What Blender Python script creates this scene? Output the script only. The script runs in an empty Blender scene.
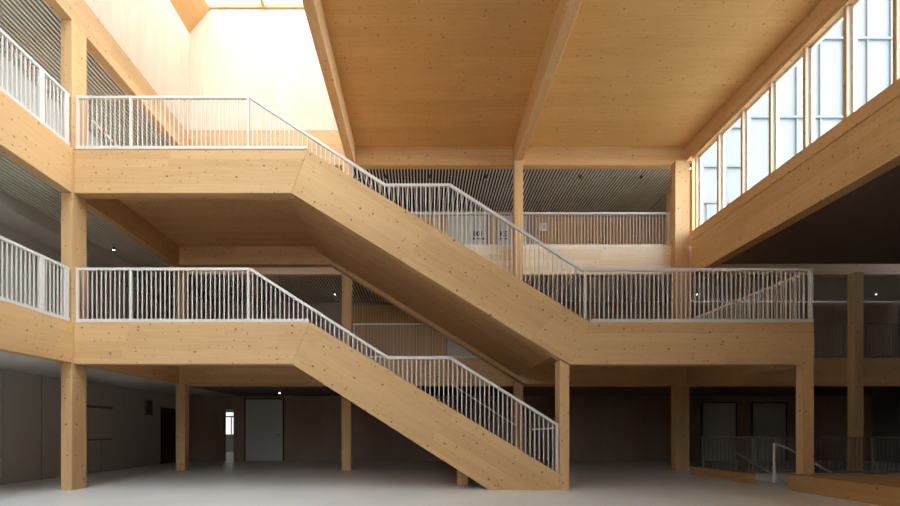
import bpy, math, random
from mathutils import Vector
random.seed(4)
S = bpy.context.scene
COL = S.collection
# ------------------------------------------------------------------ camera frame
F, CX, CY, H = 500.0, 422.0, 430.0, 1.229
def P(x, y, Y):                       # a point of the photograph at depth Y -> (X, Z) in metres
    return ((x-CX)*Y/F, H+(CY-y)*Y/F)
L1, L2 = 3.43, 6.94

# ------------------------------------------------------------------ materials
def new_mat(name):
    m = bpy.data.materials.new(name); m.use_nodes = True
    nt = m.node_tree
    b = nt.nodes['Principled BSDF']
    return m, nt, b
def math_n(nt, op, a, b=None):
    n = nt.nodes.new('ShaderNodeMath'); n.operation = op
    for i, v in enumerate((a, b)):
        if v is None: continue
        if isinstance(v, (int, float)): n.inputs[i].default_value = v
        else: nt.links.new(v, n.inputs[i])
    return n.outputs[0]
def mix_n(nt, fac, a, b, mode='MIX'):
    n = nt.nodes.new('ShaderNodeMix'); n.data_type = 'RGBA'; n.blend_type = mode
    for s, v in ((n.inputs[0], fac), (n.inputs[6], a), (n.inputs[7], b)):
        if isinstance(v, (int, float)): s.default_value = v
        elif isinstance(v, tuple): s.default_value = v
        else: nt.links.new(v, s)
    return n.outputs[2]
def wood(name, rot, board=0.12, base=(0.63, 0.405, 0.195), knots=1.0, contrast=1.0, rough=0.55):
    """spruce timber; rot turns world space so that the grain runs along local x"""
    m, nt, b = new_mat(name)
    N, Lk = nt.nodes, nt.links
    g = N.new('ShaderNodeNewGeometry')
    mp = N.new('ShaderNodeMapping'); mp.inputs['Rotation'].default_value = rot
    mp.inputs['Location'].default_value = (0.37, 0.0137, 0.0191)
    Lk.new(g.outputs['Position'], mp.inputs['Vector'])
    sp = N.new('ShaderNodeSeparateXYZ'); Lk.new(mp.outputs[0], sp.inputs[0])
    x, y, z = sp.outputs
    fy = math_n(nt, 'FLOOR', math_n(nt, 'DIVIDE', y, board))
    fz = math_n(nt, 'FLOOR', math_n(nt, 'DIVIDE', z, board))
    off = math_n(nt, 'MULTIPLY', math_n(nt, 'ADD', fy, math_n(nt, 'MULTIPLY', fz, 3.7)), 1.618)
    fx = math_n(nt, 'FLOOR', math_n(nt, 'ADD', math_n(nt, 'DIVIDE', x, 3.1), off))
    cb = N.new('ShaderNodeCombineXYZ')
    for i, o in enumerate((fx, fy, fz)): Lk.new(o, cb.inputs[i])
    wn = N.new('ShaderNodeTexWhiteNoise'); wn.noise_dimensions = '3D'; Lk.new(cb.outputs[0], wn.inputs['Vector'])
    # grain
    gm = N.new('ShaderNodeMapping'); gm.inputs['Scale'].default_value = (1.2, 26, 26); Lk.new(mp.outputs[0], gm.inputs['Vector'])
    gn = N.new('ShaderNodeTexNoise'); gn.inputs['Scale'].default_value = 1.0; gn.inputs['Detail'].default_value = 3
    Lk.new(gm.outputs[0], gn.inputs['Vector'])
    big = N.new('ShaderNodeTexNoise'); big.inputs['Scale'].default_value = 0.7; big.inputs['Detail'].default_value = 2
    Lk.new(mp.outputs[0], big.inputs['Vector'])
    dark = tuple(c*f for c, f in zip(base, (0.80, 0.74, 0.66)))+(1,)
    lite = tuple(min(1, c*f) for c, f in zip(base, (1.08, 1.10, 1.14)))+(1,)
    k = math_n(nt, 'ADD', math_n(nt, 'MULTIPLY', wn.outputs['Value'], 0.40*contrast),
               math_n(nt, 'ADD', math_n(nt, 'MULTIPLY', gn.outputs['Fac'], 0.75), math_n(nt, 'MULTIPLY', big.outputs['Fac'], 0.25)))
    k = math_n(nt, 'SUBTRACT', k, 0.15)
    c = mix_n(nt, k, dark, lite)
    # knots: a two-dimensional scatter over (along, across)
    kc = N.new('ShaderNodeCombineXYZ'); Lk.new(x, kc.inputs[0]); Lk.new(math_n(nt, 'ADD', y, math_n(nt, 'MULTIPLY', z, 1.13)), kc.inputs[1])
    vo = N.new('ShaderNodeTexVoronoi'); vo.voronoi_dimensions = '2D'; vo.inputs['Scale'].default_value = 3.5
    Lk.new(kc.outputs[0], vo.inputs['Vector'])
    sc = N.new('ShaderNodeSeparateColor'); Lk.new(vo.outputs['Color'], sc.inputs[0])
    rad = math_n(nt, 'MULTIPLY', math_n(nt, 'SUBTRACT', sc.outputs[0], 0.30), 0.16)
    mr = N.new('ShaderNodeMapRange'); Lk.new(vo.outputs['Distance'], mr.inputs['Value'])
    Lk.new(math_n(nt, 'MULTIPLY', rad, 0.45), mr.inputs['From Min']); Lk.new(rad, mr.inputs['From Max'])
    mr.inputs['To Min'].default_value = 0.85*knots; mr.inputs['To Max'].default_value = 0.0
    kf = math_n(nt, 'MULTIPLY', mr.outputs[0], math_n(nt, 'GREATER_THAN', sc.outputs[0], 0.36))
    c = mix_n(nt, kf, c, (0.13, 0.065, 0.03, 1))
    vo2 = N.new('ShaderNodeTexVoronoi'); vo2.voronoi_dimensions = '2D'; vo2.inputs['Scale'].default_value = 5.5
    Lk.new(kc.outputs[0], vo2.inputs['Vector'])
    sc2 = N.new('ShaderNodeSeparateColor'); Lk.new(vo2.outputs['Color'], sc2.inputs[0])
    mr2 = N.new('ShaderNodeMapRange'); Lk.new(vo2.outputs['Distance'], mr2.inputs['Value'])
    mr2.inputs['From Min'].default_value = 0.03; Lk.new(math_n(nt, 'ADD', math_n(nt, 'MULTIPLY', sc2.outputs[1], 0.10), 0.06), mr2.inputs['From Max'])
    mr2.inputs['To Min'].default_value = 0.6*knots; mr2.inputs['To Max'].default_value = 0.0
    kf2 = math_n(nt, 'MULTIPLY', mr2.outputs[0], math_n(nt, 'GREATER_THAN', sc2.outputs[0], 0.62))
    c = mix_n(nt, kf2, c, (0.20, 0.10, 0.045, 1))
    Lk.new(c, b.inputs['Base Color'])
    b.inputs['Roughness'].default_value = rough
    b.inputs['Specular IOR Level'].default_value = 0.25
    return m
HP = math.pi/2
PITCH = math.atan2(172, 282)
M = {}
M['wood_x'] = wood('spruce_grain_x', (0, 0, 0), 0.17)
M['wood_y'] = wood('spruce_grain_y', (0, 0, -HP), 0.17)
M['wood_z'] = wood('spruce_grain_z', (0, HP, 0), 0.17)
M['wood_slope'] = wood('spruce_grain_slope', (0, -PITCH, 0), 0.17)
M['ceiling_wood'] = wood('spruce_ceiling', (0, 0, 0), 0.30, base=(0.67, 0.41, 0.16), contrast=0.7, knots=0.8)
M['wall_wood_z'] = wood('spruce_wall', (0, HP, 0), 0.25, base=(0.72, 0.62, 0.49), knots=0.1, contrast=0.5)  # base whitened to stand in for the overexposed light in the shaft
M['slat_wood'] = wood('spruce_slat', (0, HP, 0), 0.06, base=(0.70, 0.42, 0.17), knots=0.1)
M['plain_wood_y'] = wood('bounce_tinted_spruce', (0, 0, -HP), 0.5, base=(0.60, 0.36, 0.15), knots=0.0, contrast=0.6)  # orange base carries the light bounced inside the shaft
M['oak_y'] = wood('oiled_oak', (0, 0, -HP), 0.17, base=(0.42, 0.255, 0.11))
M['tread_wood'] = wood('oak_tread', (0, 0, HP), 0.2, base=(0.50, 0.33, 0.17))
M['brown_wood'] = wood('dark_stained_timber', (0, HP, 0), 0.4, base=(0.40, 0.29, 0.22), knots=0.1)
def plain(name, col, rough=0.6, noise=0.06, scale=2.0, metal=0.0, spec=0.5):
    m, nt, b = new_mat(name)
    t = nt.nodes.new('ShaderNodeTexNoise'); t.inputs['Scale'].default_value = scale; t.inputs['Detail'].default_value = 4
    g = nt.nodes.new('ShaderNodeNewGeometry'); nt.links.new(g.outputs['Position'], t.inputs['Vector'])
    a = tuple(c*(1-noise) for c in col)+(1,); d = tuple(min(1, c*(1+noise)) for c in col)+(1,)
    nt.links.new(mix_n(nt, t.outputs['Fac'], a, d), b.inputs['Base Color'])
    b.inputs['Roughness'].default_value = rough; b.inputs['Metallic'].default_value = metal
    b.inputs['Specular IOR Level'].default_value = spec
    return m
M['white_metal'] = plain('white_painted_steel', (0.66, 0.64, 0.60), 0.45, 0.02)
M['grey_metal'] = plain('dark_grey_steel', (0.20, 0.19, 0.175), 0.5, 0.02)  # darker steel for the low wing balustrades and the ground floor guard
M['screed'] = plain('pale_grey_screed', (0.69, 0.685, 0.67), 0.40, 0.10, 0.9, spec=0.4)
M['plaster'] = plain('pale_plaster', (0.62, 0.61, 0.58), 0.8)
M['grey_panel'] = plain('grey_wall_panel', (0.46, 0.43, 0.38), 0.6, 0.03)
M['grey_door'] = plain('grey_door_leaf', (0.58, 0.56, 0.51), 0.5, 0.03)
M['pale_panel'] = plain('pale_grey_panel', (0.55, 0.52, 0.46), 0.5, 0.03)
M['black'] = plain('black_felt', (0.012, 0.011, 0.010), 0.9, 0.1)
M['black_metal'] = plain('black_painted_metal', (0.02, 0.02, 0.02), 0.4, 0.1)
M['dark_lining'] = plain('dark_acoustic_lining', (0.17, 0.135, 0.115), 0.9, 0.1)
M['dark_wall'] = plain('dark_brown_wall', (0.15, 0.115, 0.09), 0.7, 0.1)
M['slat_white'] = plain('white_slat', (0.72, 0.69, 0.63), 0.6, 0.02)
M['facade'] = plain('pale_render_facade', (0.118, 0.125, 0.127), 0.6, 0.03, 0.3)
M['facade_bar'] = plain('grey_facade_bar', (0.088, 0.095, 0.098), 0.5, 0.03)
M['facade_glass'] = plain('blue_grey_facade_glass', (0.095, 0.108, 0.115), 0.2, 0.03)
M['terrace'] = plain('bounce_gravel', (0.54, 0.52, 0.49), 0.9, 0.15, 12)
M['pale_wood_x'] = wood('pale_spruce', (0, 0, 0), 0.17, base=(0.78, 0.64, 0.47), knots=0.7)  # paler base than the other spruce beams
M['skylit_frame'] = plain('skylit_window_frame', (0.82, 0.76, 0.69), 0.5, 0.03)  # pale tone stands in for sky light falling on the frame sides
M['sign_white'] = plain('white_sign', (0.75, 0.72, 0.70), 0.5, 0.02)
M['front_wall'] = wood('dark_spruce_wall', (0, HP, 0), 0.25, base=(0.25, 0.16, 0.08), knots=0.1)
M['rubber'] = plain('black_rubber', (0.03, 0.03, 0.03), 0.7)
def glass(name, tint=(0.93, 0.96, 0.96)):
    m, nt, b = new_mat(name)
    nt.nodes.remove(b)
    out = nt.nodes['Material Output']
    tr = nt.nodes.new('ShaderNodeBsdfTransparent'); tr.inputs[0].default_value = tint+(1,)
    gl = nt.nodes.new('ShaderNodeBsdfGlossy'); gl.inputs['Roughness'].default_value = 0.02
    lw = nt.nodes.new('ShaderNodeLayerWeight')
    fac = math_n(nt, 'ADD', math_n(nt, 'MULTIPLY', math_n(nt, 'POWER', lw.outputs['Facing'], 5.0), 0.5), 0.03)
    mx = nt.nodes.new('ShaderNodeMixShader')
    nt.links.new(fac, mx.inputs[0]); nt.links.new(tr.outputs[0], mx.inputs[1]); nt.links.new(gl.outputs[0], mx.inputs[2])
    nt.links.new(mx.outputs[0], out.inputs['Surface'])
    return m
M['glass'] = glass('clear_pane')
M['dim_glass'] = glass('tinted_corridor_pane', (0.36, 0.36, 0.34))
M['roof_glass'] = glass('fritted_roof_pane', (0.84, 0.85, 0.86))
def tape_mat():
    m, nt, b = new_mat('red_white_tape')
    g = nt.nodes.new('ShaderNodeNewGeometry'); sp = nt.nodes.new('ShaderNodeSeparateXYZ'); nt.links.new(g.outputs['Position'], sp.inputs[0])
    v = math_n(nt, 'FRACT', math_n(nt, 'ADD', math_n(nt, 'MULTIPLY', sp.outputs[1], 2.6), math_n(nt, 'MULTIPLY', sp.outputs[2], 2.0)))
    nt.links.new(mix_n(nt, math_n(nt, 'GREATER_THAN', v, 0.72), (0.8, 0.78, 0.74, 1), (0.55, 0.05, 0.06, 1)), b.inputs['Base Color'])
    b.inputs['Roughness'].default_value = 0.5
    return m
M['tape'] = tape_mat()
def lamp_mat():
    m, nt, b = new_mat('lit_lamp_lens')
    b.inputs['Emission Color'].default_value = (1, 0.95, 0.85, 1); b.inputs['Emission Strength'].default_value = 1.5
    return m
M['lens'] = lamp_mat()

# ------------------------------------------------------------------ mesh building
class MB:
    def __init__(s): s.v, s.f = [], []
    def box(s, x0, x1, y0, y1, z0, z1):
        x0, x1 = sorted((x0, x1)); y0, y1 = sorted((y0, y1)); z0, z1 = sorted((z0, z1))
        n = len(s.v)
        s.v += [(x0,y0,z0),(x1,y0,z0),(x1,y1,z0),(x0,y1,z0),(x0,y0,z1),(x1,y0,z1),(x1,y1,z1),(x0,y1,z1)]
        s.f += [tuple(n+i for i in q) for q in ((0,3,2,1),(4,5,6,7),(0,1,5,4),(1,2,6,5),(2,3,7,6),(3,0,4,7))]
        return s
    def prism(s, pts, a0, a1, axis='y'):         # polygon pts in the other two axes, pushed along axis
        n = len(s.v); k = len(pts)
        for a in (a0, a1):
            for p in pts:
                s.v.append({'y': (p[0], a, p[1]), 'x': (a, p[0], p[1]), 'z': (p[0], p[1], a)}[axis])
        s.f.append(tuple(n+i for i in range(k))); s.f.append(tuple(n+k+i for i in reversed(range(k))))
        for i in range(k):
            j = (i+1) % k
            s.f.append((n+j, n+i, n+k+i, n+k+j))
        return s
    def bar(s, p, q, w, h):                      # rectangular bar between two points, w sideways, h upright
        p, q = Vector(p), Vector(q); d = (q-p).normalized()
        up = Vector((0,0,1)) if abs(d.z) < 0.99 else Vector((0,1,0))
        sd = d.cross(up).normalized(); u = sd.cross(d).normalized()
        n = len(s.v)
        for c in (p, q):
            for a, b in ((-1,-1),(1,-1),(1,1),(-1,1)):
                s.v.append(tuple(c+sd*(a*w/2)+u*(b*h/2)))
        s.f += [tuple(n+i for i in r) for r in ((0,1,2,3),(7,6,5,4),(0,4,5,1),(1,5,6,2),(2,6,7,3),(3,7,4,0))]
        return s
    def tube(s, pts, r, n=10):
        pts = [Vector(p) for p in pts]; base = len(s.v)
        for i, p in enumerate(pts):
            a = pts[max(0, i-1)]; b = pts[min(len(pts)-1, i+1)]
            d = (b-a).normalized(); up = Vector((0,0,1)) if abs(d.z) < 0.95 else Vector((0,1,0))
            sd = d.cross(up).normalized(); u = sd.cross(d).normalized()
            for k in range(n):
                t = 2*math.pi*k/n
                s.v.append(tuple(p+sd*(r*math.cos(t))+u*(r*math.sin(t))))
        for i in range(len(pts)-1):
            for k in range(n):
                a = base+i*n+k; b = base+i*n+(k+1) % n
                s.f.append((a, b, b+n, a+n))
        s.f.append(tuple(base+k for k in reversed(range(n)))); e = base+(len(pts)-1)*n
        s.f.append(tuple(e+k for k in range(n)))
        return s
    def lathe(s, cx, cy, prof, n=16):            # (radius, z) profile
        base = len(s.v)
        for r, z in prof:
            for k in range(n):
                t = 2*math.pi*k/n; s.v.append((cx+r*math.cos(t), cy+r*math.sin(t), z))
        for i in range(len(prof)-1):
            for k in range(n):
                a = base+i*n+k; b = base+i*n+(k+1) % n
                s.f.append((a, b, b+n, a+n))
        s.f.append(tuple(base+k for k in reversed(range(n)))); e = base+(len(prof)-1)*n
        s.f.append(tuple(e+k for k in range(n)))
        return s
    def build(s, name, mat, parent=None, bevel=0.0, label=None):
        o0 = Vector((0,0,0))
        if parent is not None:
            p = parent
            while p is not None: o0 += p.location; p = p.parent
        else:
            xs, ys, zs = zip(*s.v)
            o0 = Vector(((min(xs)+max(xs))/2, (min(ys)+max(ys))/2, min(zs)))
        me = bpy.data.meshes.new(name)
        me.from_pydata([tuple(Vector(v)-o0) for v in s.v], [], s.f); me.update()
        import bmesh
        bm = bmesh.new(); bm.from_mesh(me); bmesh.ops.recalc_face_normals(bm, faces=bm.faces); bm.to_mesh(me); bm.free()
        me.materials.append(M[mat])
        o = bpy.data.objects.new(name, me); COL.objects.link(o)
        if parent is None: o.location = o0
        else: o.parent = parent
        if bevel:
            b = o.modifiers.new('bevel', 'BEVEL'); b.width = bevel; b.segments = 2; b.limit_method = 'ANGLE'
        if label: o['label'] = label
        return o
def tag(o, label, cat, group=None, kind=None):
    o['label'] = label; o['category'] = cat
    if group: o['group'] = group
    if kind: o['kind'] = kind
    return o
def thing(name, loc, label, cat, group=None, kind=None):
    o = bpy.data.objects.new(name, None); COL.objects.link(o); o.location = loc; o.empty_display_size = 0.2
    return tag(o, label, cat, group, kind)
def struct(name, mb, mat, label, cat, bevel=0.0):
    return tag(mb.build(name, mat, None, bevel), label, cat, None, 'structure')
B = lambda *a: MB().box(*a)

# ------------------------------------------------------------------ room shell
YB = 15.34            # face of the rear galleries
YN = -4.0             # wall behind the viewer
XL, XG = -9.43, -7.14 # outer wall and edge of the side gallery
XR = 8.1              # line of the clerestory
WL = 20.0             # ground floor rear wall
# floor with the opening of the descending stair
fl = MB()
for r in ((-12, 8.3, YN, 29), (8.3, 12.6, YN, 11.0), (8.3, 12.6, 13.9, 29), (12.6, 19, YN, 29)):
    fl.box(r[0], r[1], r[2], r[3], -0.3, 0)
struct('floor', fl, 'screed', 'smooth pale grey screed floor of the hall', 'floor')
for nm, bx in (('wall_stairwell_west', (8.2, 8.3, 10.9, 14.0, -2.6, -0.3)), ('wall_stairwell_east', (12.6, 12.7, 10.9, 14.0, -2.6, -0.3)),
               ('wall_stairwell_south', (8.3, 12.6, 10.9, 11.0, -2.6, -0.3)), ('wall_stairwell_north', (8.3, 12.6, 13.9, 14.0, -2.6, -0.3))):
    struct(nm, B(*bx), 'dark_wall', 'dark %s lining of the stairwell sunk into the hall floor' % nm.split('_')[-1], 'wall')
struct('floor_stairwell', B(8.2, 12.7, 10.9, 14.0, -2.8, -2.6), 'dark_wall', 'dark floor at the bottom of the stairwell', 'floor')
# ceiling
struct('ceiling', B(-2.05, 8.2, YN, 15.6, 9.94, 10.2), 'ceiling_wood', 'wide knotty spruce panel ceiling over the hall', 'ceiling')
# side and rear walls
def panels(x, y0, y1, z0, z1, n):
    m = MB(); w = (y1-y0)/n
    m.box(x-0.25, x-0.03, y0, y1, z0, z1)
    for i in range(n): m.box(x-0.03, x, y0+i*w+0.008, y0+(i+1)*w-0.008, z0+0.05, z1-0.01)
    return m
struct('wall_left', panels(XL, -7, 18.1, 0, 2.6, 22), 'grey_panel', 'grey panelled ground floor wall behind the corner column', 'wall')
struct('wall_left_end', B(XL-0.25, XL, 19.35, WL, 0, 2.6).box(XL-0.25, XL, 18.1, 19.35, 2.05, 2.6), 'grey_panel', 'grey wall around the dark doorway at the hall end', 'wall')
struct('wall_left_middle', B(XL-0.25, XL, YN, 19, 2.6, 6.1), 'grey_door', 'dim grey wall of the middle side gallery', 'wall')
struct('wall_left_top', B(XL-0.25, XL, YN, 19, 6.1, 10.3), 'plaster', 'pale wall of the top side gallery behind the balustrade', 'wall')
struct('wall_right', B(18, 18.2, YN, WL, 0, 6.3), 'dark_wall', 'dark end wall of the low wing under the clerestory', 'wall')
struct('wall_front', B(-9.7, 18.2, YN-0.2, YN, 0, 3.4).box(-9.7, -7.0, YN-0.2, YN, 3.4, 14.3).box(-2.6, 18.2, YN-0.2, YN, 3.4, 14.3).box(-7.0, -2.6, YN-0.2, YN, 9.3, 10.4), 'front_wall', 'dark timber wall behind the viewer', 'wall')
# ground floor rear wall with a doorway onto a corridor
dx0, dx1 = (224-CX)*WL/F, (233.5-CX)*WL/F
wb = MB(); wb.box(-9.7, dx0, WL, WL+0.2, 0, 2.6); wb.box(dx1, 18.2, WL, WL+0.2, 0, 2.6); wb.box(dx0, dx1, WL, WL+0.2, 2.05, 2.6)
struct('wall_back', wb, 'brown_wood', 'dark brown ground floor rear wall with one narrow lit doorway', 'wall')
co = MB(); co.box(-12.0, -11.9, WL+0.2, 28, 0, 2.6); co.box(dx1+0.4, dx1+0.5, WL+0.2, 28, 0, 2.6); co.box(-12.0, dx1+0.5, WL+0.2, 28, 2.6, 2.7); co.box(-11.9, -9.7, WL+0.1, WL+0.2, 0, 2.6)
struct('wall_corridor', co, 'plaster', 'pale corridor lining seen through the narrow lit doorway', 'wall')
ex0, ex1 = dx0-0.4, dx1+0.4
ce0 = (223-CX)*28/F; ce1 = (233-CX)*28/F
ew = MB(); ew.box(-12.0, dx1+0.5, 28, 28.2, 0, 0.98); ew.box(-12.0, dx1+0.5, 28, 28.2, 1.95, 2.02); ew.box(-12.0, dx1+0.5, 28, 28.2, 2.22, 2.6)
struct('wall_corridor_end', ew, 'plaster', 'pale wall under the far window of the corridor', 'wall')
# middle and top rear gallery walls
def slat_wall(x0, x1, y, z0, z1, pitch=0.10):
    m = MB(); n = max(1, int((x1-x0)/pitch)); p = (x1-x0)/n
    for i in range(n): m.box(x0+i*p+0.012, x0+(i+1)*p-0.012, y-0.03, y, z0, z1)
    return m
WG = 18.9
struct('wall_back_middle', B(-9.7, 18.2, WG, WG+0.2, 2.6, 6.1), 'brown_wood', 'dim brown wall at the back of the middle rear gallery', 'wall')
struct('wall_back_top', B(-9.7, 9.66, WG, WG+0.2, 6.1, 10.3), 'brown_wood', 'warm brown wall at the back of the top rear gallery', 'wall')
tag(slat_wall(4.30, 9.45, WG-0.01, 6.86, 9.25).build('slatted_cladding', 'slat_wood'), 'warm timber slat cladding along the top rear gallery beside the white sign', 'cladding', 'slatted claddings of the rear galleries')
tag(slat_wall(2.47, 2.82, WG-0.01, 6.86, 9.25).build('slatted_cladding', 'slat_wood'), 'narrow strip of timber slats between the two lettered doors', 'cladding', 'slatted claddings of the rear galleries')
tag(slat_wall(-2.6, 0.97, WG-0.01, 6.86, 9.25).build('slatted_cladding', 'slat_wood'), 'timber slat cladding of the top gallery behind the flat piece of handrail', 'cladding', 'slatted claddings of the rear galleries')
tag(slat_wall(-2.6, 0.87, WG-0.01, 3.43, 5.95).build('slatted_cladding', 'slat_wood'), 'dim timber slat cladding on the middle gallery under the upper stair', 'cladding', 'slatted claddings of the rear galleries')
struct('wall_right_top', B(8.45, 8.62, 15.62, 17.2, 6.86, 10.3).box(8.45, 9.5, 17.2, 17.3, 6.86, 10.3).box(9.5, 9.66, 17.2, WG, 6.86, 10.3), 'slat_wood', 'end wall of the top rear gallery beyond the corner column', 'wall')

# ------------------------------------------------------------------ gallery slabs, soffits and slatted ceilings
G = lambda n, mb, mat, lab, cat: struct(n, mb, mat, lab, cat)
G('floor_side_middle', B(XL, XG-0.23, YN, WG, 3.13, L1), 'screed', 'floor slab of the middle side gallery', 'floor')
G('floor_side_top', B(XL, XG-0.23, YN, WG, 6.62, L2), 'screed', 'floor slab of the top side gallery', 'floor')
G('floor_rear_middle', B(XG-0.23, 18, YB+0.26, WG, 3.13, L1), 'screed', 'floor slab of the middle rear gallery', 'floor')
G('floor_rear_top', B(XG-0.23, 18, YB+0.26, WG, 6.5, 6.86), 'screed', 'floor slab of the top rear gallery', 'floor')
G('ceiling_side_ground', B(XL, XG-0.23, YN, WL, 2.60, 2.70), 'plaster', 'pale flat ceiling under the middle side gallery', 'ceiling')
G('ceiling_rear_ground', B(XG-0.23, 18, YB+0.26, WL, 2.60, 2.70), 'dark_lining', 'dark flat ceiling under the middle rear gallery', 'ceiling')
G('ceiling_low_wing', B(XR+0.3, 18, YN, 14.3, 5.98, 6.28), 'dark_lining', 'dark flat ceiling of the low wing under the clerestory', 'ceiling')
struct('roof_terrace', B(XR+0.36, 18.2, YN, 14.26, 6.30, 6.40), 'terrace', 'roof of the low wing with an added pale layer bouncing light through the high windows', 'roof')  # unseen pale layer added to bounce sky light up at the hall ceiling
def slat_ceiling(name, x0, x1, y0, y1, z, label, n_pitch=0.10, sw=0.023):
    c = struct(name, B(x0, x1, y0, y1, z+0.12, z+0.18), 'black', label, 'ceiling')
    m = MB(); n = int((x1-x0)/n_pitch)
    for i in range(n):
        a = x0+(i+0.5)*(x1-x0)/n
        m.box(a-sw, a+sw, y0, y1, z, z+0.05)
    m.build('slats', 'slat_white', c, label='pale slats running away under the black ceiling board')
    m2 = MB()
    k = int((y1-y0)/1.6)
    for i in range(k):
        y = y0+(i+0.5)*(y1-y0)/k
        m2.box(x0, x1, y-0.02, y+0.02, z+0.05, z+0.12)
    m2.build('batten', 'black', c)
    return c
slat_ceiling('ceiling_side_middle', -8.62, XG-0.24, YN, WG-0.05, 6.12, 'slatted ceiling of the middle side gallery')
G('ceiling_side_bulkhead', B(XL+0.01, -8.64, YN, WG-0.05, 5.85, 6.3), 'grey_door', 'dim boxed strip along the wall of the middle side gallery', 'ceiling')
slat_ceiling('ceiling_side_top', XL+0.02, XG-0.24, YN, WG-0.05, 9.66, 'slatted pale and black ceiling of the top side gallery')
slat_ceiling('ceiling_rear_top', XG-0.2, 8.44, YB+0.28, WG-0.05, 9.38, 'slatted ceiling of the top rear gallery under the big beam', 0.10, 0.0165)
slat_ceiling('ceiling_rear_corner', 8.46, 9.48, 17.32, WG-0.05, 9.38, 'slatted ceiling in the corner of the top rear gallery', 0.10, 0.0165)
slat_ceiling('ceiling_rear_middle', XG-0.2, 17.9, YB+0.28, WG-0.05, 6.05, 'dim slatted ceiling of the middle rear gallery')
# roofs above the galleries and the light shaft
G('ceiling_side_roof', B(-9.7, XG-0.23, YN, 19.1, 10.3, 10.5), 'black', 'roof board over the top side gallery', 'ceiling')
G('ceiling_rear_roof', B(XG-0.23, 8.62, 15.6, 19.1, 10.3, 10.5), 'black', 'roof board over the top rear gallery', 'ceiling')
ZS = 14.15
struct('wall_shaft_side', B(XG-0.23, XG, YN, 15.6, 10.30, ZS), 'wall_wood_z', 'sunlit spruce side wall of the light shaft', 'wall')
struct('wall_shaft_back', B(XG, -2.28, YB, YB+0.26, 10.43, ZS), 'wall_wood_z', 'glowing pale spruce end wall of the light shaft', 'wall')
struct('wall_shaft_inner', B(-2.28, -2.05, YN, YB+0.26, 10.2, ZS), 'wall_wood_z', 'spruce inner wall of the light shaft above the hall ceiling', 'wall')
# roof light: frame, bars and panes
w1 = thing('window_1', (-4.7, 4, ZS), 'long glazed roof light above the pale shaft wall', 'roof light', None, 'structure')
fr = MB(); fr.box(XG-0.23, -2.05, YB-0.06, YB+0.26, ZS, ZS+0.12); fr.box(XG-0.23, -2.05, YN-0.2, YN+0.06, ZS, ZS+0.12)
fr.box(XG-0.23, XG, YN, YB, ZS, ZS+0.12); fr.box(-2.28, -2.05, YN, YB, ZS, ZS+0.12)
fr.build('window_frame', 'wood_x', w1)
xb = [-6.4, -4.1]
for x in (-4.83,):
    B(x-0.05, x+0.05, YN+0.06, YB-0.06, ZS-0.02, ZS+0.12).build('mullion', 'wood_y', w1)
for i in range(8):
    y = YN+(i+1)*2.5
    if y < YB-0.5: B(XG, -2.28, y-0.04, y+0.04, ZS+0.0, ZS+0.08).build('glazing_bar', 'wood_x', w1)
B(XG, -2.28, YN, YB, ZS+0.09, ZS+0.095).build('pane', 'roof_glass', w1)
# splayed lining along the head of the shaft side wall
tp = MB().prism([(XG, 13.38), (XG, 14.14), (-6.50, 14.14), (-6.56, 14.06)], YN, YB, 'y')
tag(tp.build('splayed_beam', 'plain_wood_y'), 'splayed timber lining tinted orange by bounced light along the head of the bright shaft', 'beam')

# ------------------------------------------------------------------ columns
def column(x0, x1, y0, y1, z0, z1, label, group=None, name='timber_column'):
    return tag(B(x0, x1, y0, y1, z0, z1).build(name, 'wood_z', None, 0.008), label, 'column', group)
column(-7.37, XG, 10.2, 10.65, 0, 9.6, 'tall front corner column carrying both long landings and side galleries', 'front columns')
YF = 10.25
def Pf(x, y): return P(x, y, YF)
cm = MB().prism([(2.83, 0), (3.02, 0), (3.02, 2.575), (2.98, 2.575), (2.72+0.11, 2.665)], YF, YF+0.39, 'y')
tag(cm.build('timber_column', 'wood_z', None, 0.006), 'front column at the foot of the lower stair below the folded beam', 'column', 'front columns')
column(7.81, 8.04, YF, YF+0.20, 0, 2.576, 'dim front column under the free end of the long landing, behind the low ledge', 'front columns')
rc = 'rear columns'
column(-7.43, -7.15, 15.08, YB, 0, 9.36, 'thin rear column near the lit doorway', rc)
column(-2.42, -2.14, 15.08, YB, 0, 9.36, 'rear column seen under the upper stair and below the skylight beam', rc)
column(2.79, 3.05, 15.08, YB, 0, 9.36, 'orange rear column under the middle ceiling beam', rc)
column(7.64, 8.07, 15.08, YB, 0, 9.36, 'rear column at the far end of the clerestory', rc)
column(13.05, 13.32, 15.08, YB, 0, 6.0, 'dark rear column inside the low wing', rc)

# ------------------------------------------------------------------ beams
def beam(mb, mat, label, name='timber_beam', group=None):
    return tag(mb.build(name, mat, None, 0.010), label, 'beam', group)
gb = 'gallery edge beams'
beam(B(-7.37, XG, YN, 10.2, 2.60, L1), 'wood_y', 'edge beam of the middle side gallery coming towards the viewer', group=gb)
beam(B(-7.37, XG, 10.65, 15.08, 2.60, L1), 'wood_y', 'edge beam hidden behind the lower long landing', group=gb)
beam(B(-7.37, XG, YN, 10.2, 6.07, 6.99), 'wood_y', 'bright edge beam of the top side gallery coming towards the viewer', group=gb)
beam(B(-7.37, XG, 10.65, 15.08, 6.07, 6.99), 'wood_y', 'edge beam behind the upper long landing', group=gb)
beam(B(-7.37, XG, YN, YB, 9.60, 10.30), 'wood_y', 'pale head beam above the top side gallery slats', group=gb)
beam(B(XG-0.23, 18, YB, YB+0.26, 2.58, 3.44), 'wood_x', 'edge beam of the middle rear gallery under both stairs', group=gb)
beam(B(XG-0.23, 18, YB, YB+0.26, 6.0, 6.86), 'pale_wood_x', 'pale edge beam of the top rear gallery under the thin railing', group=gb)
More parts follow.
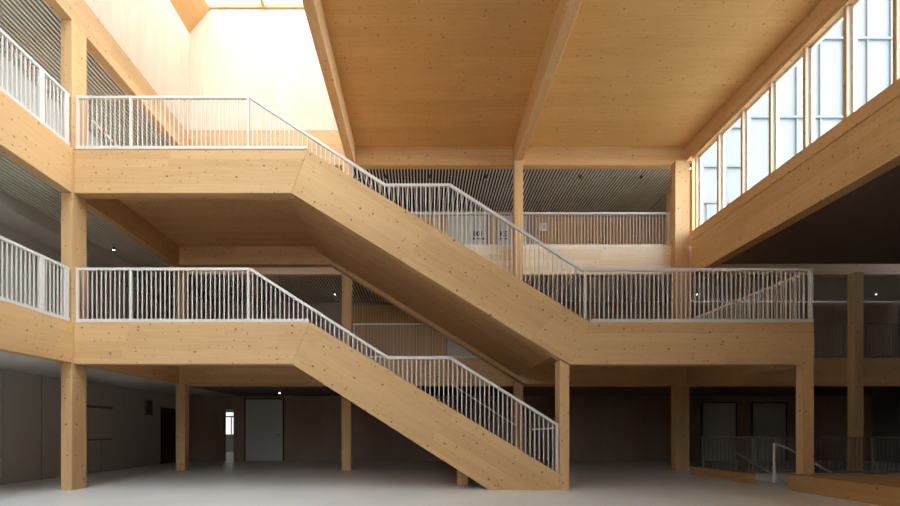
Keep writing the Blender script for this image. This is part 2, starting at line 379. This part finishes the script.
beam(B(XG, -2.28, YB, YB+0.26, 9.36, 10.43), 'wood_x', 'rear head beam below the glowing shaft wall')
beam(B(-2.28, 8.1, YB, YB+0.26, 9.36, 9.94), 'wood_x', 'long rear head beam over the slatted ceiling')
cb_ = 'ceiling beams'
beam(B(-2.28, -2.05, YN, YB, 9.36, 10.2), 'wood_y', 'ceiling beam along the edge of the bright light shaft', group=cb_)
beam(B(2.79, 3.04, YN, YB, 9.36, 9.94), 'wood_y', 'ceiling beam across the middle of the spruce ceiling', group=cb_)
beam(B(XR, XR+0.35, YN, YB, 9.48, 9.94), 'wood_y', 'ceiling beam above the row of tall windows', group=cb_)
beam(B(XR, XR+0.30, YN, 15.05, 5.89, 6.90), 'wood_y', 'deep brown beam carrying the row of tall windows')

# ------------------------------------------------------------------ clerestory windows
GX0, GX1 = XR+0.03, XR+0.27
struct('trim_1', B(XR+0.005, XR+0.33, YN, 15.05, 6.915, 7.20), 'wood_y', 'timber sill rail under the row of tall windows', 'sill')
struct('trim_2', B(XR+0.02, XR+0.28, YN, 15.05, 9.40, 9.48), 'wood_y', 'timber head rail over the row of tall windows', 'trim')
my = [14.97, 13.84, 12.81, 11.77, 10.71, 9.68, 8.66, 7.6, 6.5, 5.4]
ord_ = ['farthest window of the high row, next to the rear corner column', 'second window of the high row from the rear corner column',
        'third window of the high row from the rear corner column', 'fourth window of the high row from the rear corner column',
        'fifth window of the high row from the rear corner column', 'largest window of the high row in view, at the edge of the photo']
for i in range(len(my)-1):
    y1, y0 = my[i], my[i+1]
    w = thing('window_%d' % (i+2), (XR+0.15, (y0+y1)/2, 7.2), ord_[i] if i < 6 else 'window of the high row beyond the edge of the photo', 'window', 'tall windows of the high row', 'structure')
    B(XR+0.10, XR+0.25, y1-0.035, y1+0.035, 7.20, 9.40).build('mullion', 'skylit_frame', w, label='mullion with sky light put into its pale colour')
    B(XR+0.085, XR+0.10, y1-0.035, y1+0.035, 7.20, 9.40).build('mullion_inner_face', 'wood_z', w, label='unlit inner face of the mullion in brown timber colour')  # face turned away from the sky, in the timber's own brown
    f = MB(); a, b = y0+0.037, y1-0.037
    f.box(XR+0.18, XR+0.25, a, a+0.05, 7.20, 9.40); f.box(XR+0.18, XR+0.25, b-0.05, b, 7.20, 9.40)
    f.box(XR+0.18, XR+0.25, a+0.05, b-0.05, 7.20, 7.25); f.box(XR+0.18, XR+0.25, a+0.05, b-0.05, 9.35, 9.40)
    wf = f.build('window_frame', 'skylit_frame', w)
    B(XR+0.21, XR+0.222, a+0.05, b-0.05, 7.25, 9.35).build('pane', 'glass', wf)
fill_glazing = thing('window_30', (-3.5, YN, 3.4), 'unseen tall glazing added behind the viewer to light the stair fronts', 'window', None, 'structure')  # added glazing behind the camera, puts frontal daylight on the stairs
B(-7.0, -2.6, YN-0.11, YN-0.10, 3.4, 9.3).box(-7.0, -2.28, YN-0.11, YN-0.10, 10.4, 14.1).build('pane', 'glass', fill_glazing)
for k in range(3): B(-7.0+k*2.2-0.05, -7.0+k*2.2+0.05, YN-0.17, YN-0.03, 3.4, 9.3).build('mullion', 'wood_z', fill_glazing)
struct('wall_right_high', B(XR+0.02, XR+0.3, YN, 5.36, 7.2, 9.4), 'wall_wood_z', 'solid wall in line with the high windows behind the viewer', 'wall')
struct('ceiling_wing_slot', B(XR+0.3, 18, 14.3, 15.26, 6.9, 7.1), 'black', 'roof strip between the low wing and the top rear gallery', 'ceiling')
B_ = B(XR+0.36, 18, 15.26, YB, 6.95, 6.96)
light_slot = thing('window_19', (12, 15.2, 6.95), 'narrow unseen slot added over the low wing to light the far edge beam', 'roof light', None, 'structure')  # added opening that spills light onto the far edge beam
B_.build('pane', 'glass', light_slot)
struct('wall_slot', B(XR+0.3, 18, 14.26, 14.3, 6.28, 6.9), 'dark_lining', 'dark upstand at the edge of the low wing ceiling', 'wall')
struct('ceiling_wing_edge', B(8.45, 9.66, 17.2, WG+0.2, 10.3, 10.5), 'black', 'roof edge over the end of the top rear gallery', 'ceiling')

# ------------------------------------------------------------------ stairs
T = 0.28
Y0, Y1 = YF, 14.95
def poly(pts): return [Pf(*p) for p in pts]
def staircase(label, beams, flights, slabs, soffits, base):
    r = thing('staircase', base, label, 'staircase', 'timber staircases between landings')
    for nm, pts, mat in beams:
        for a, b in ((Y0, Y0+T), (Y1-T, Y1)):
            MB().prism(poly(pts), a, b, 'y').build(nm, mat, r, 0.010)
    for (xa, za, xb, zb, n) in flights:       # from the lower end to the upper end
        m = MB(); dx = (xb-xa)/n; dz = (zb-za)/n
        for i in range(n-1):
            x0, x1 = xa+i*dx, xa+(i+1)*dx
            z = za+(i+1)*dz
            m = MB(); m.box(x0, x1, Y0+T, Y1-T, z-0.05, z); m.box(x0-0.0, x0+math.copysign(0.03, dx), Y0+T, Y1-T, z-dz, z-0.05)
            m.build('tread', 'tread_wood', r)
    for (x0, x1, z0, z1) in slabs: B(x0, x1, Y0+T, Y1-T, z0, z1).build('landing_slab', 'wood_x', r)
    for pts in soffits:
        MB().prism(poly(pts), Y0+T, Y1-T, 'y').build('soffit', 'wood_slope', r)
    return r
xa, _ = Pf(76, 0); X = lambda x: (x-CX)*YF/F
mid_u = H+(CY-239)*YF/F
up = staircase('upper timber stair with folded knotty beams rising from the middle landing to the top landing',
    [('landing_beam', [(73.9, 150), (308, 150), (291, 193), (73.9, 193)], 'wood_x'),
     ('stringer', [(308, 150), (590, 322), (570, 364.5), (291, 193)], 'wood_slope'),
     ('landing_beam', [(590, 322), (814.5, 322), (814.5, 364.5), (570, 364.5)], 'wood_x')],
    [(X(583), L1, X(450), mid_u, 10), (X(385), mid_u, X(250), L2, 10)],
    [(xa, X(252), 6.62, L2), (X(252), X(276), 6.62, 6.69), (X(546), X(800), 3.13, L1), (X(387), X(450), mid_u-0.12, mid_u)],
    [[(274, 166.4), (564, 344.8), (560, 352), (272, 174.5)]], (X(590), Y0, 2.56))
B(7.76, 8.04, Y0+T, Y1-T, 2.576, L1).build('end_beam', 'wood_y', up, 0.01)
mid_l = H+(CY-411)*YF/F
lo = staircase('lower timber stair with folded knotty beams rising from the grey floor to the middle landing',
    [('landing_beam', [(73.9, 322), (310, 322), (292, 364), (73.9, 364)], 'wood_x'),
     ('stringer', [(310, 322), (558, 473), (559.8, 474), (559.8, 489.9), (489, 489.9), (292, 364)], 'wood_slope')],
    [(X(556), 0.0, X(450), mid_l, 9), (X(388), mid_l, X(250), L1, 10)],
    [(xa, X(252), 3.13, L1), (X(252), X(276), 3.13, 3.20), (X(388), X(450), mid_l-0.10, mid_l)],
    [[(274, 337), (478, 467), (475, 472), (272, 344)]], (X(558), Y0, 0))

B(0.79, 1.03, 11.2, 11.45, 0, 0.42).build('support', 'wood_z', lo)
# ------------------------------------------------------------------ railings
bal_meshes = {}
def baluster(parent, x, y, z0, z1, wx=0.022, wy=0.022, mat='white_metal', name='baluster'):
    if mat not in bal_meshes:
        o = MB().box(-0.5, 0.5, -0.5, 0.5, 0, 1).build('baluster', mat, None)
        bal_meshes[mat] = o.data; bpy.data.objects.remove(o)
    o = bpy.data.objects.new(name, bal_meshes[mat]); COL.objects.link(o); o.parent = parent
    o.location = Vector((x, y, z0))-parent.location; o.scale = (wx, wy, z1-z0)
    return o
RY = YF+0.09
def lerp_poly(pts, x):
    for (x0, z0), (x1, z1) in zip(pts, pts[1:]):
        if x0 <= x <= x1: return z0+(z1-z0)*(x-x0)/(x1-x0)
    return pts[-1][1]
def rail_x(label, top, bottom, posts=(), y=RY, pitch=0.094, bottom_rail=None, grp='white balustrades of the front landings and stairs', bw=0.0185, th=0.055, px=None, mat='white_metal'):
    """railing along x; top and bottom are (X, Z) lines in increasing X"""
    r = thing('balustrade', (top[0][0], y, bottom[0][1]), label, 'balustrade', grp)
    m = MB()
    for p, q in zip(top, top[1:]): m.bar((p[0], y, p[1]-th/2), (q[0], y, q[1]-th/2), 0.06, th)
    m.build('top_rail', mat, r, 0.004)
    if bottom_rail:
        xa_, xb_, zb = bottom_rail
        B(xa_, xb_, y-0.035, y+0.035, zb+0.005, zb+0.07).build('bottom_rail', mat, r, 0.003)
    pw = 0.05 if px is None else px
    for x in posts:
        B(x-pw/2, x+pw/2, y-0.03, y+0.03, lerp_poly(bottom, x)-0.0, lerp_poly(top, x)-th).build('post', mat, r, 0.003)
    x = top[0][0]+pitch/2
    while x < top[-1][0]-0.02:
        if all(abs(x-p) > 0.05 for p in posts):
            zb = lerp_poly(bottom, x)
            if bottom_rail and bottom_rail[0] <= x <= bottom_rail[1]: zb += 0.07
            zt = lerp_poly(top, x)-th*0.8
            if zt-zb > 0.05: baluster(r, x, y, zb, zt, bw, bw, mat)
        x += pitch
    return r
Q = lambda x, y: P(x, y, RY)
bot_u = [Q(70, 150), Q(308, 150), Q(590, 322), Q(816, 322)]
bot_l = [Q(70, 322), Q(310, 322), Q(558, 473)]
zt1, zt2 = Q(0, 322)[1]-0.012, Q(0, 150)[1]
def lift(pts): return [(a, b) for a, b in pts]
rail_x('white balustrade along the upper long landing below the bright shaft', [Q(76.5, 96.5), Q(250, 96.5)], bot_u, [Q(78, 0)[0], Q(131, 0)[0], Q(248.5, 0)[0]],
       bottom_rail=(Q(76, 0)[0], Q(307, 0)[0], zt2))
rail_x('white balustrade stepping down the upper stair with a flat piece halfway', [Q(250.5, 96.5), Q(385, 184), Q(450, 184), Q(583, 269.5)], bot_u, [])
rail_x('white balustrade along the middle landing towards the low wing', [Q(583.5, 268.5), Q(813, 268.5)], bot_u, [Q(585, 0)[0], Q(811, 0)[0]], bottom_rail=(Q(592, 0)[0], Q(813, 0)[0], zt1))
rail_x('white balustrade along the lower long landing beside the corner column', [Q(76.5, 268), Q(250, 268)], bot_l, [Q(78, 0)[0], Q(131, 0)[0], Q(248.5, 0)[0]],
       bottom_rail=(Q(76, 0)[0], Q(309, 0)[0], zt1))
rl = rail_x('white balustrade stepping down the lower stair to the grey floor', [Q(250.5, 268), Q(388, 356.5), Q(450, 356.5), Q(558, 424)], bot_l, [Q(556.8, 0)[0]])
a_, b_ = Q(557, 428), Q(533, 429.5)
MB().tube([(a_[0]-0.06, RY+0.02, a_[1]), (a_[0]-0.12, RY+0.09, a_[1]-0.01), (b_[0], RY+0.10, b_[1])], 0.017).build('handrail_end', 'white_metal', rl)
# handrails on the far side of the stairs
def far_handrail(pts, label):
    yy = Y1-0.35
    r = thing('handrail', (pts[0][0], yy, 0), label, 'handrail', 'far handrails of the stairs')
    MB().tube([(p[0], yy, p[1]) for p in pts], 0.02).build('rail', 'white_metal', r)
    for (x0, z0), (x1, z1) in zip(pts, pts[1:]):
        for t in (0.15, 0.85):
            x, z = x0+(x1-x0)*t, z0+(z1-z0)*t
            MB().tube([(x, yy, z-0.015), (x, yy+0.1, z-0.09), (x, yy+0.16, z-0.09)], 0.010, 6).build('bracket', 'white_metal', r)
    return r
far_handrail([Pf(462, 363.5), Pf(556, 424)], 'thin handrail on the far side of the lower stair')
# side galleries
def rail_y(x, y0, y1, z, h, posts, label, grp, pitch=0.10, bw=0.022):
    r = thing('balustrade', (x, y0, z), label, 'balustrade', grp)
    B(x-0.03, x+0.03, y0, y1, z+h-0.055, z+h).build('top_rail', 'white_metal', r, 0.004)
    B(x-0.035, x+0.035, y0, y1, z+0.005, z+0.07).build('bottom_rail', 'white_metal', r, 0.003)
    for p in posts: B(x-0.03, x+0.03, p-0.06, p+0.06, z, z+h-0.055).build('post', 'white_metal', r, 0.003)
    y = y0+pitch/2
    while y < y1-0.02:
        if all(abs(y-p) > 0.09 for p in posts): baluster(r, x, y, z+0.07, z+h-0.05, bw, bw)
        y += pitch
    return r
gs = 'white balustrades of the side galleries'
rail_y(XG-0.04, 5.2, 10.16, L1, 1.1, [9.42, 10.08, 7.4, 5.3], 'white balustrade of the middle side gallery ending at the corner column', gs)
rail_y(XG-0.04, 5.2, 10.16, 6.99, 1.06, [9.42, 10.08, 7.4, 5.3], 'white balustrade of the top side gallery ending at the corner column', gs)
rail_y(8.0, YF+0.2, 14.75, L1, 1.1, [14.7], 'white balustrade closing the side of the middle landing near the low wing', 'side balustrades of the landings', 0.094, 0.012)
# rear galleries
rg = 'thin balustrades of the rear galleries'
def rear_rail(x0, x1, z, h, label, y=YB+0.06, mat='white_metal'):
    return rail_x(label, [(x0, z+h), (x1, z+h)], [(x0, z), (x1, z)], [x0+0.03, x1-0.03], y=y, pitch=0.10, bottom_rail=(x0, x1, z), grp=rg, bw=0.012, th=0.04, px=0.04, mat=mat)
rear_rail(-2.0, 2.78, 6.86, 1.06, 'thin balustrade of the top rear gallery in front of the lettered doors')
rear_rail(3.06, 7.62, 6.86, 1.06, 'thin balustrade of the top rear gallery in front of the timber slats')
rear_rail(-2.12, 2.78, 3.44, 1.07, 'dim balustrade of the middle rear gallery seen between the two stairs')
rear_rail(8.1, 13.03, 3.44, 1.07, 'dark balustrade of the middle rear gallery inside the low wing', mat='grey_metal')
rear_rail(13.34, 17.5, 3.44, 1.07, 'dark balustrade of the middle rear gallery beyond the dark column', mat='grey_metal')
# ground floor: guard around the descending stair, ledge and handrails
r = rail_x('dim low guard rail around the descending stair under the landing', [(7.9, 1.04), (14.4, 1.04)], [(7.9, 0), (14.4, 0)], [7.93, 9.3, 11.0, 12.7, 14.37], y=14.1, pitch=0.115, bottom_rail=(7.9, 14.4, 0.02), grp='ground floor guard rails', bw=0.016, th=0.04, mat='grey_metal')
h1 = thing('handrail', (8.28, 11.75, 0), 'white post and sloping handrail at the head of the descending stair', 'handrail', 'handrails of the descending stair')
MB().tube([(8.28, 11.75, 0.0), (8.28, 11.75, 0.90)], 0.03).build('post', 'white_metal', h1)
MB().tube([(8.28, 11.75, 0.90), (8.45, 11.75, 0.87), (10.4, 11.75, -0.20)], 0.024).build('rail', 'white_metal', h1)
h2 = thing('handrail', (8.9, 13.7, 0), 'thin dim handrail going down beside the far guard rail', 'handrail', 'handrails of the descending stair')
MB().tube([(8.62, 13.75, 0.02), (8.62, 13.75, 0.62), (10.9, 13.75, -0.75)], 0.018).build('rail', 'white_metal', h2)
ds = thing('descending_stair', (8.3, 11, -2.6), 'timber steps going down into the floor under the landing', 'stairs')
for i in range(11):
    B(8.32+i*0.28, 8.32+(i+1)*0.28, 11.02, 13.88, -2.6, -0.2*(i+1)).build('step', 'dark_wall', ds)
tag(B(7.46, 17.9, 5.0, 10.2, 0, 0.33).build('timber_platform', 'oak_y', None, 0.01), 'low raised timber platform beside the end column', 'platform')
tag(B(7.5, 7.75, 11.6, 14.0, 0, 0.22).build('timber_kerb', 'oak_y', None, 0.01), 'low dim timber kerb along the opening of the descending stair', 'kerb')

# ------------------------------------------------------------------ doors, boards and signs
d = thing('door_1', (XL, 18.7, 0), 'dark doorway in the grey side wall near the hall end', 'door', None, 'structure')
B(XL-0.12, XL-0.06, 18.1, 19.35, 0, 2.05).build('door_leaf', 'black_metal', d)
B(XL-0.02, XL+0.02, 18.04, 18.10, 0, 2.1).box(XL-0.02, XL+0.02, 19.35, 19.41, 0, 2.1).build('door_frame', 'black_metal', d)
def door(n, x0, x1, y, z0, z1, label, mat='grey_door', frame='black_metal'):
    d = thing('door_%d' % n, ((x0+x1)/2, y, z0), label, 'door', None, 'structure')
    leaf = B(x0, x1, y-0.05, y-0.005, z0, z1).build('door_leaf', mat, d, 0.004)
    f = MB(); f.box(x0-0.05, x0, y-0.06, y, z0, z1+0.04); f.box(x1, x1+0.05, y-0.06, y, z0, z1+0.04); f.box(x0, x1, y-0.06, y, z1, z1+0.04)
    f.build('door_frame', frame, d)
    MB().tube([(x1-0.12, y-0.05, z0+1.05), (x1-0.12, y-0.10, z0+1.05), (x1-0.24, y-0.10, z0+1.05)], 0.012, 8).build('handle', 'black_metal', leaf, label='dark lever handle')
    return d
px = lambda x, Y: (x-CX)*Y/F
door(2, px(246, WL), px(283, WL), WL, 0, 2.45, 'tall grey door leaf beside the narrow lit doorway')
door(3, px(702, WL), px(735, WL), WL, 0, 2.3, 'dim grey door behind the low guard rail, nearer the rear column')
door(4, px(752, WL), px(785, WL), WL, 0, 2.3, 'dim grey door behind the low guard rail, nearer the end column')
d5 = door(5, 1.02, 2.44, WG, 6.87, 9.3, 'pale grey door with three dark characters on the top rear gallery', 'pale_panel', 'brown_wood')
d6 = door(6, 2.85, 3.9, WG, 6.87, 9.3, 'pale grey door with two dark characters beside the orange column', 'pale_panel', 'brown_wood')
door(7, 0.95, 1.9, WG, 3.44, 5.6, 'pale door on the middle rear gallery under the upper stair', 'pale_panel', 'brown_wood')
def text(body, x, y, z, size, mat, parent, sx=1.0):
    c = bpy.data.curves.new('lettering', 'FONT'); c.body = body; c.size = size; c.extrude = 0.003; c.offset = 0.008; c.align_x = 'LEFT'
    c.materials.append(M[mat])
    o = bpy.data.objects.new('lettering', c); COL.objects.link(o); o.parent = parent
    o.location = Vector((x, y, z))-parent.location; o.rotation_euler = (HP, 0, 0); o.scale = (sx, 1, 1)
    o['label'] = 'dark lettering'
    return o
def pz(x, y, Y): return P(x, y, Y)
yl = WG-0.055
x0, z0 = pz(473.3, 236, yl); text('001', x0, yl, z0, 0.26, 'black_metal', d5)
x0, z0 = pz(499.8, 236, yl); text('K0', x0, yl, z0, 0.26, 'black_metal', d6)
for dd, xs in ((d5, ((473, 476), (477.5, 481), (482, 484))), (d6, ((497, 498.5), (500, 503), (504.5, 507.5)))):
    for q in xs:
        xa_, za_ = pz(q[0], 239.4, yl); xb_, zb_ = pz(q[1], 237.9, yl)
        B(xa_, xb_, yl-0.003, yl+0.004, za_, zb_).build('underline', 'black_metal', dd)
sx0, sz0 = pz(540, 230.8, WG-0.05); sx1, sz1 = pz(547.3, 222.8, WG-0.05)
sg = thing('wall_sign', ((sx0+sx1)/2, WG-0.05, sz0), 'small square white pictogram sign on the top gallery wall', 'sign')
B(sx0, sx1, WG-0.06, WG-0.035, sz0, sz1).build('board', 'sign_white', sg)
B(sx0+0.09, sx1-0.06, WG-0.065, WG-0.06, (sz0+sz1)/2-0.03, (sz0+sz1)/2+0.05).build('pictogram', 'grey_panel', sg, label='grey pictogram')
B(sx0+0.02, sx1-0.02, WG-0.065, WG-0.06, sz0+0.07, sz0+0.085).build('rule', 'grey_panel', sg)
nb = thing('notice_board', (XL+0.02, 14.4, 0.9), 'dim wall board with dark top and bottom ledges on the grey side wall', 'board')
B(XL+0.005, XL+0.03, 13.75, 15.05, 0.97, 1.86).build('panel', 'grey_panel', nb)
B(XL+0.005, XL+0.09, 13.7, 15.1, 1.86, 1.93).build('ledge', 'dark_wall', nb); B(XL+0.005, XL+0.07, 13.7, 15.1, 0.93, 0.97).build('ledge', 'dark_wall', nb)
tag(B(XL+0.003, XL+0.05, 17.1, 17.4, 1.75, 2.25).build('wall_plate', 'dark_wall', None, 0.005), 'small dark upright plate beside the dark doorway', 'sign')

# corridor window
wc = thing('window_20', (px(228, 28), 28, 0.98), 'bright window at the end of the corridor', 'window', None, 'structure')
m = MB(); xA, xB_ = -12.0, dx1+0.4
m.box(xA, xA+0.06, 28.02, 28.1, 0.98, 2.22); m.box(xB_-0.06, xB_, 28.02, 28.1, 0.98, 2.22); m.box(px(231, 28)-0.02, px(231, 28)+0.02, 28.02, 28.08, 0.98, 1.95)
m.build('window_frame', 'black_metal', wc)
B(xA+0.06, xB_-0.06, 28.05, 28.055, 0.98, 2.22).build('pane', 'dim_glass', wc)

# ------------------------------------------------------------------ barrier tapes
def tape(pts, label):
    m = MB()
    for p, q in zip(pts, pts[1:]): m.bar(p, q, 0.006, 0.035)
    return tag(m.build('barrier_tape', 'tape'), label, 'tape', 'barrier tapes across the landings')
tape([(XG+0.015, 10.75, 7.93), (XG+0.02, 11.9, 7.86), (XG+0.02, 14.9, 7.9)], 'red and white tape strung behind the upper landing balustrade')
tape([(-3.64, RY+0.05, 4.40), (-3.86, 12.2, 4.36), (-4.12, 14.3, 4.40)], 'red and white tape across the head of the lower stair')
tape([(3.14, RY+0.05, 4.37), (3.06, 12.2, 4.42), (3.1, 14.6, 4.5)], 'pale tape across the foot of the upper stair')

# ------------------------------------------------------------------ ceiling spotlights
def spot(x, y, z, label, lit, grp):
    o = thing('ceiling_spotlight', (x, y, z), label, 'spotlight', grp)
    k = 0.55 if lit else 0.8
    MB().lathe(x, y, [(0.018*k, z-0.06*k), (0.018*k, z)], 10).build('stem', 'black_metal', o)
    hs = MB().lathe(x, y, [(0.05*k, z-0.18*k), (0.055*k, z-0.17*k), (0.055*k, z-0.07*k), (0.03*k, z-0.06*k)], 14).build('housing', 'black_metal', o)
    MB().lathe(x, y, [(0.046*k, z-0.195*k), (0.048*k, z-0.1805*k)], 14).build('lens', 'lens' if lit else 'grey_panel', hs)
for x, lab in ((-1.16, 'dark spotlight on the slatted ceiling nearest the skylight beam'), (0.25, 'dark spotlight on the slatted ceiling above the flat piece of handrail'),
               (2.05, 'dark spotlight on the slatted ceiling just before the middle ceiling beam'), (5.05, 'dark spotlight on the slatted ceiling above the timber slats'),
               (7.0, 'dark spotlight on the slatted ceiling nearest the rear corner column')):
    spot(x, 15.95, 9.38, lab, False, 'spotlights of the top rear gallery')
for x, y, z, lab in ((-3.03, 17.4, 6.05, 'tiny lit spotlight under the upper stair on the middle gallery'), (9.57, 17.4, 6.05, 'tiny lit spotlight above the long landing balustrade'),
               (15.8, 17.4, 6.05, 'tiny lit spotlight deep inside the low wing'), (-8.2, 13.3, 6.12, 'tiny lit spotlight behind the corner column on the middle side gallery'),
               (-4.9, 17.2, 2.60, 'tiny spotlight on the dark ceiling above the tall grey door')):
    spot(x, y, z, lab, True, 'small lit spotlights')

# ------------------------------------------------------------------ building outside the high windows
YO = 24.0
ob = thing('office_building', (30, YO, 0), 'pale building with a gridded facade outside the high windows', 'building')
B(11.5, 42, YO, YO+12, 0, 40).build('wall', 'facade', ob)
xm = px(745, YO)
for yy, xa2, xb2 in ((203, 11.5, xm), (167, 11.5, xm), (128, 11.5, xm), (196, xm, 42), (118, xm, 42), (39.5, xm, 42), (-39, xm, 42)):
    z = P(0, yy, YO)[1]
    B(xa2, xb2, YO-0.12, YO, z-0.05, z+0.05).build('ledge', 'facade_bar', ob)
for k in range(12):
    x = px(702+k*23.5, YO)
    B(x-0.035, x+0.035, YO-0.09, YO, 0, 40).build('mullion', 'facade_bar', ob)
for k in range(9):
    x = px(706+k*23.5*2, YO)
    za = P(0, 250, YO)[1]; zb = P(0, 203, YO)[1]
    B(x, x+0.75, YO-0.05, YO, za, zb).build('window', 'facade_glass', ob)
# ------------------------------------------------------------------ light
w = bpy.data.worlds.new('sky'); S.world = w; w.use_nodes = True
bg = w.node_tree.nodes['Background']; bg.inputs[0].default_value = (0.86, 0.93, 1.0, 1); bg.inputs[1].default_value = 1.0
sl = bpy.data.lights.new('hazy_low_sun', 'SUN'); sl.energy = 1.4; sl.angle = math.radians(35); sl.color = (0.96, 0.97, 1.0)
so = bpy.data.objects.new('hazy_low_sun', sl); COL.objects.link(so); so.location = (30, -8, 14)
so.rotation_euler = Vector((-1.0, 0.15, -0.07)).to_track_quat('-Z', 'Y').to_euler()

# ------------------------------------------------------------------ camera
c = bpy.data.cameras.new('camera'); co_ = bpy.data.objects.new('camera', c); COL.objects.link(co_)
co_.location = (0, 0, H); co_.rotation_euler = (HP, 0, 0)
c.sensor_width = 36; c.lens = F/900*36
c.shift_x = (450-CX)/900; c.shift_y = (CY-253)/900
c.clip_end = 300
S.camera = co_
S.view_settings.view_transform = 'Standard'; S.view_settings.look = 'None'; S.view_settings.gamma = 1
S.view_settings.exposure = 3.27
S.cycles.use_denoising = True
S.cycles.max_bounces = 12; S.cycles.diffuse_bounces = 8; S.cycles.transparent_max_bounces = 12
S.cycles.sample_clamp_indirect = 6
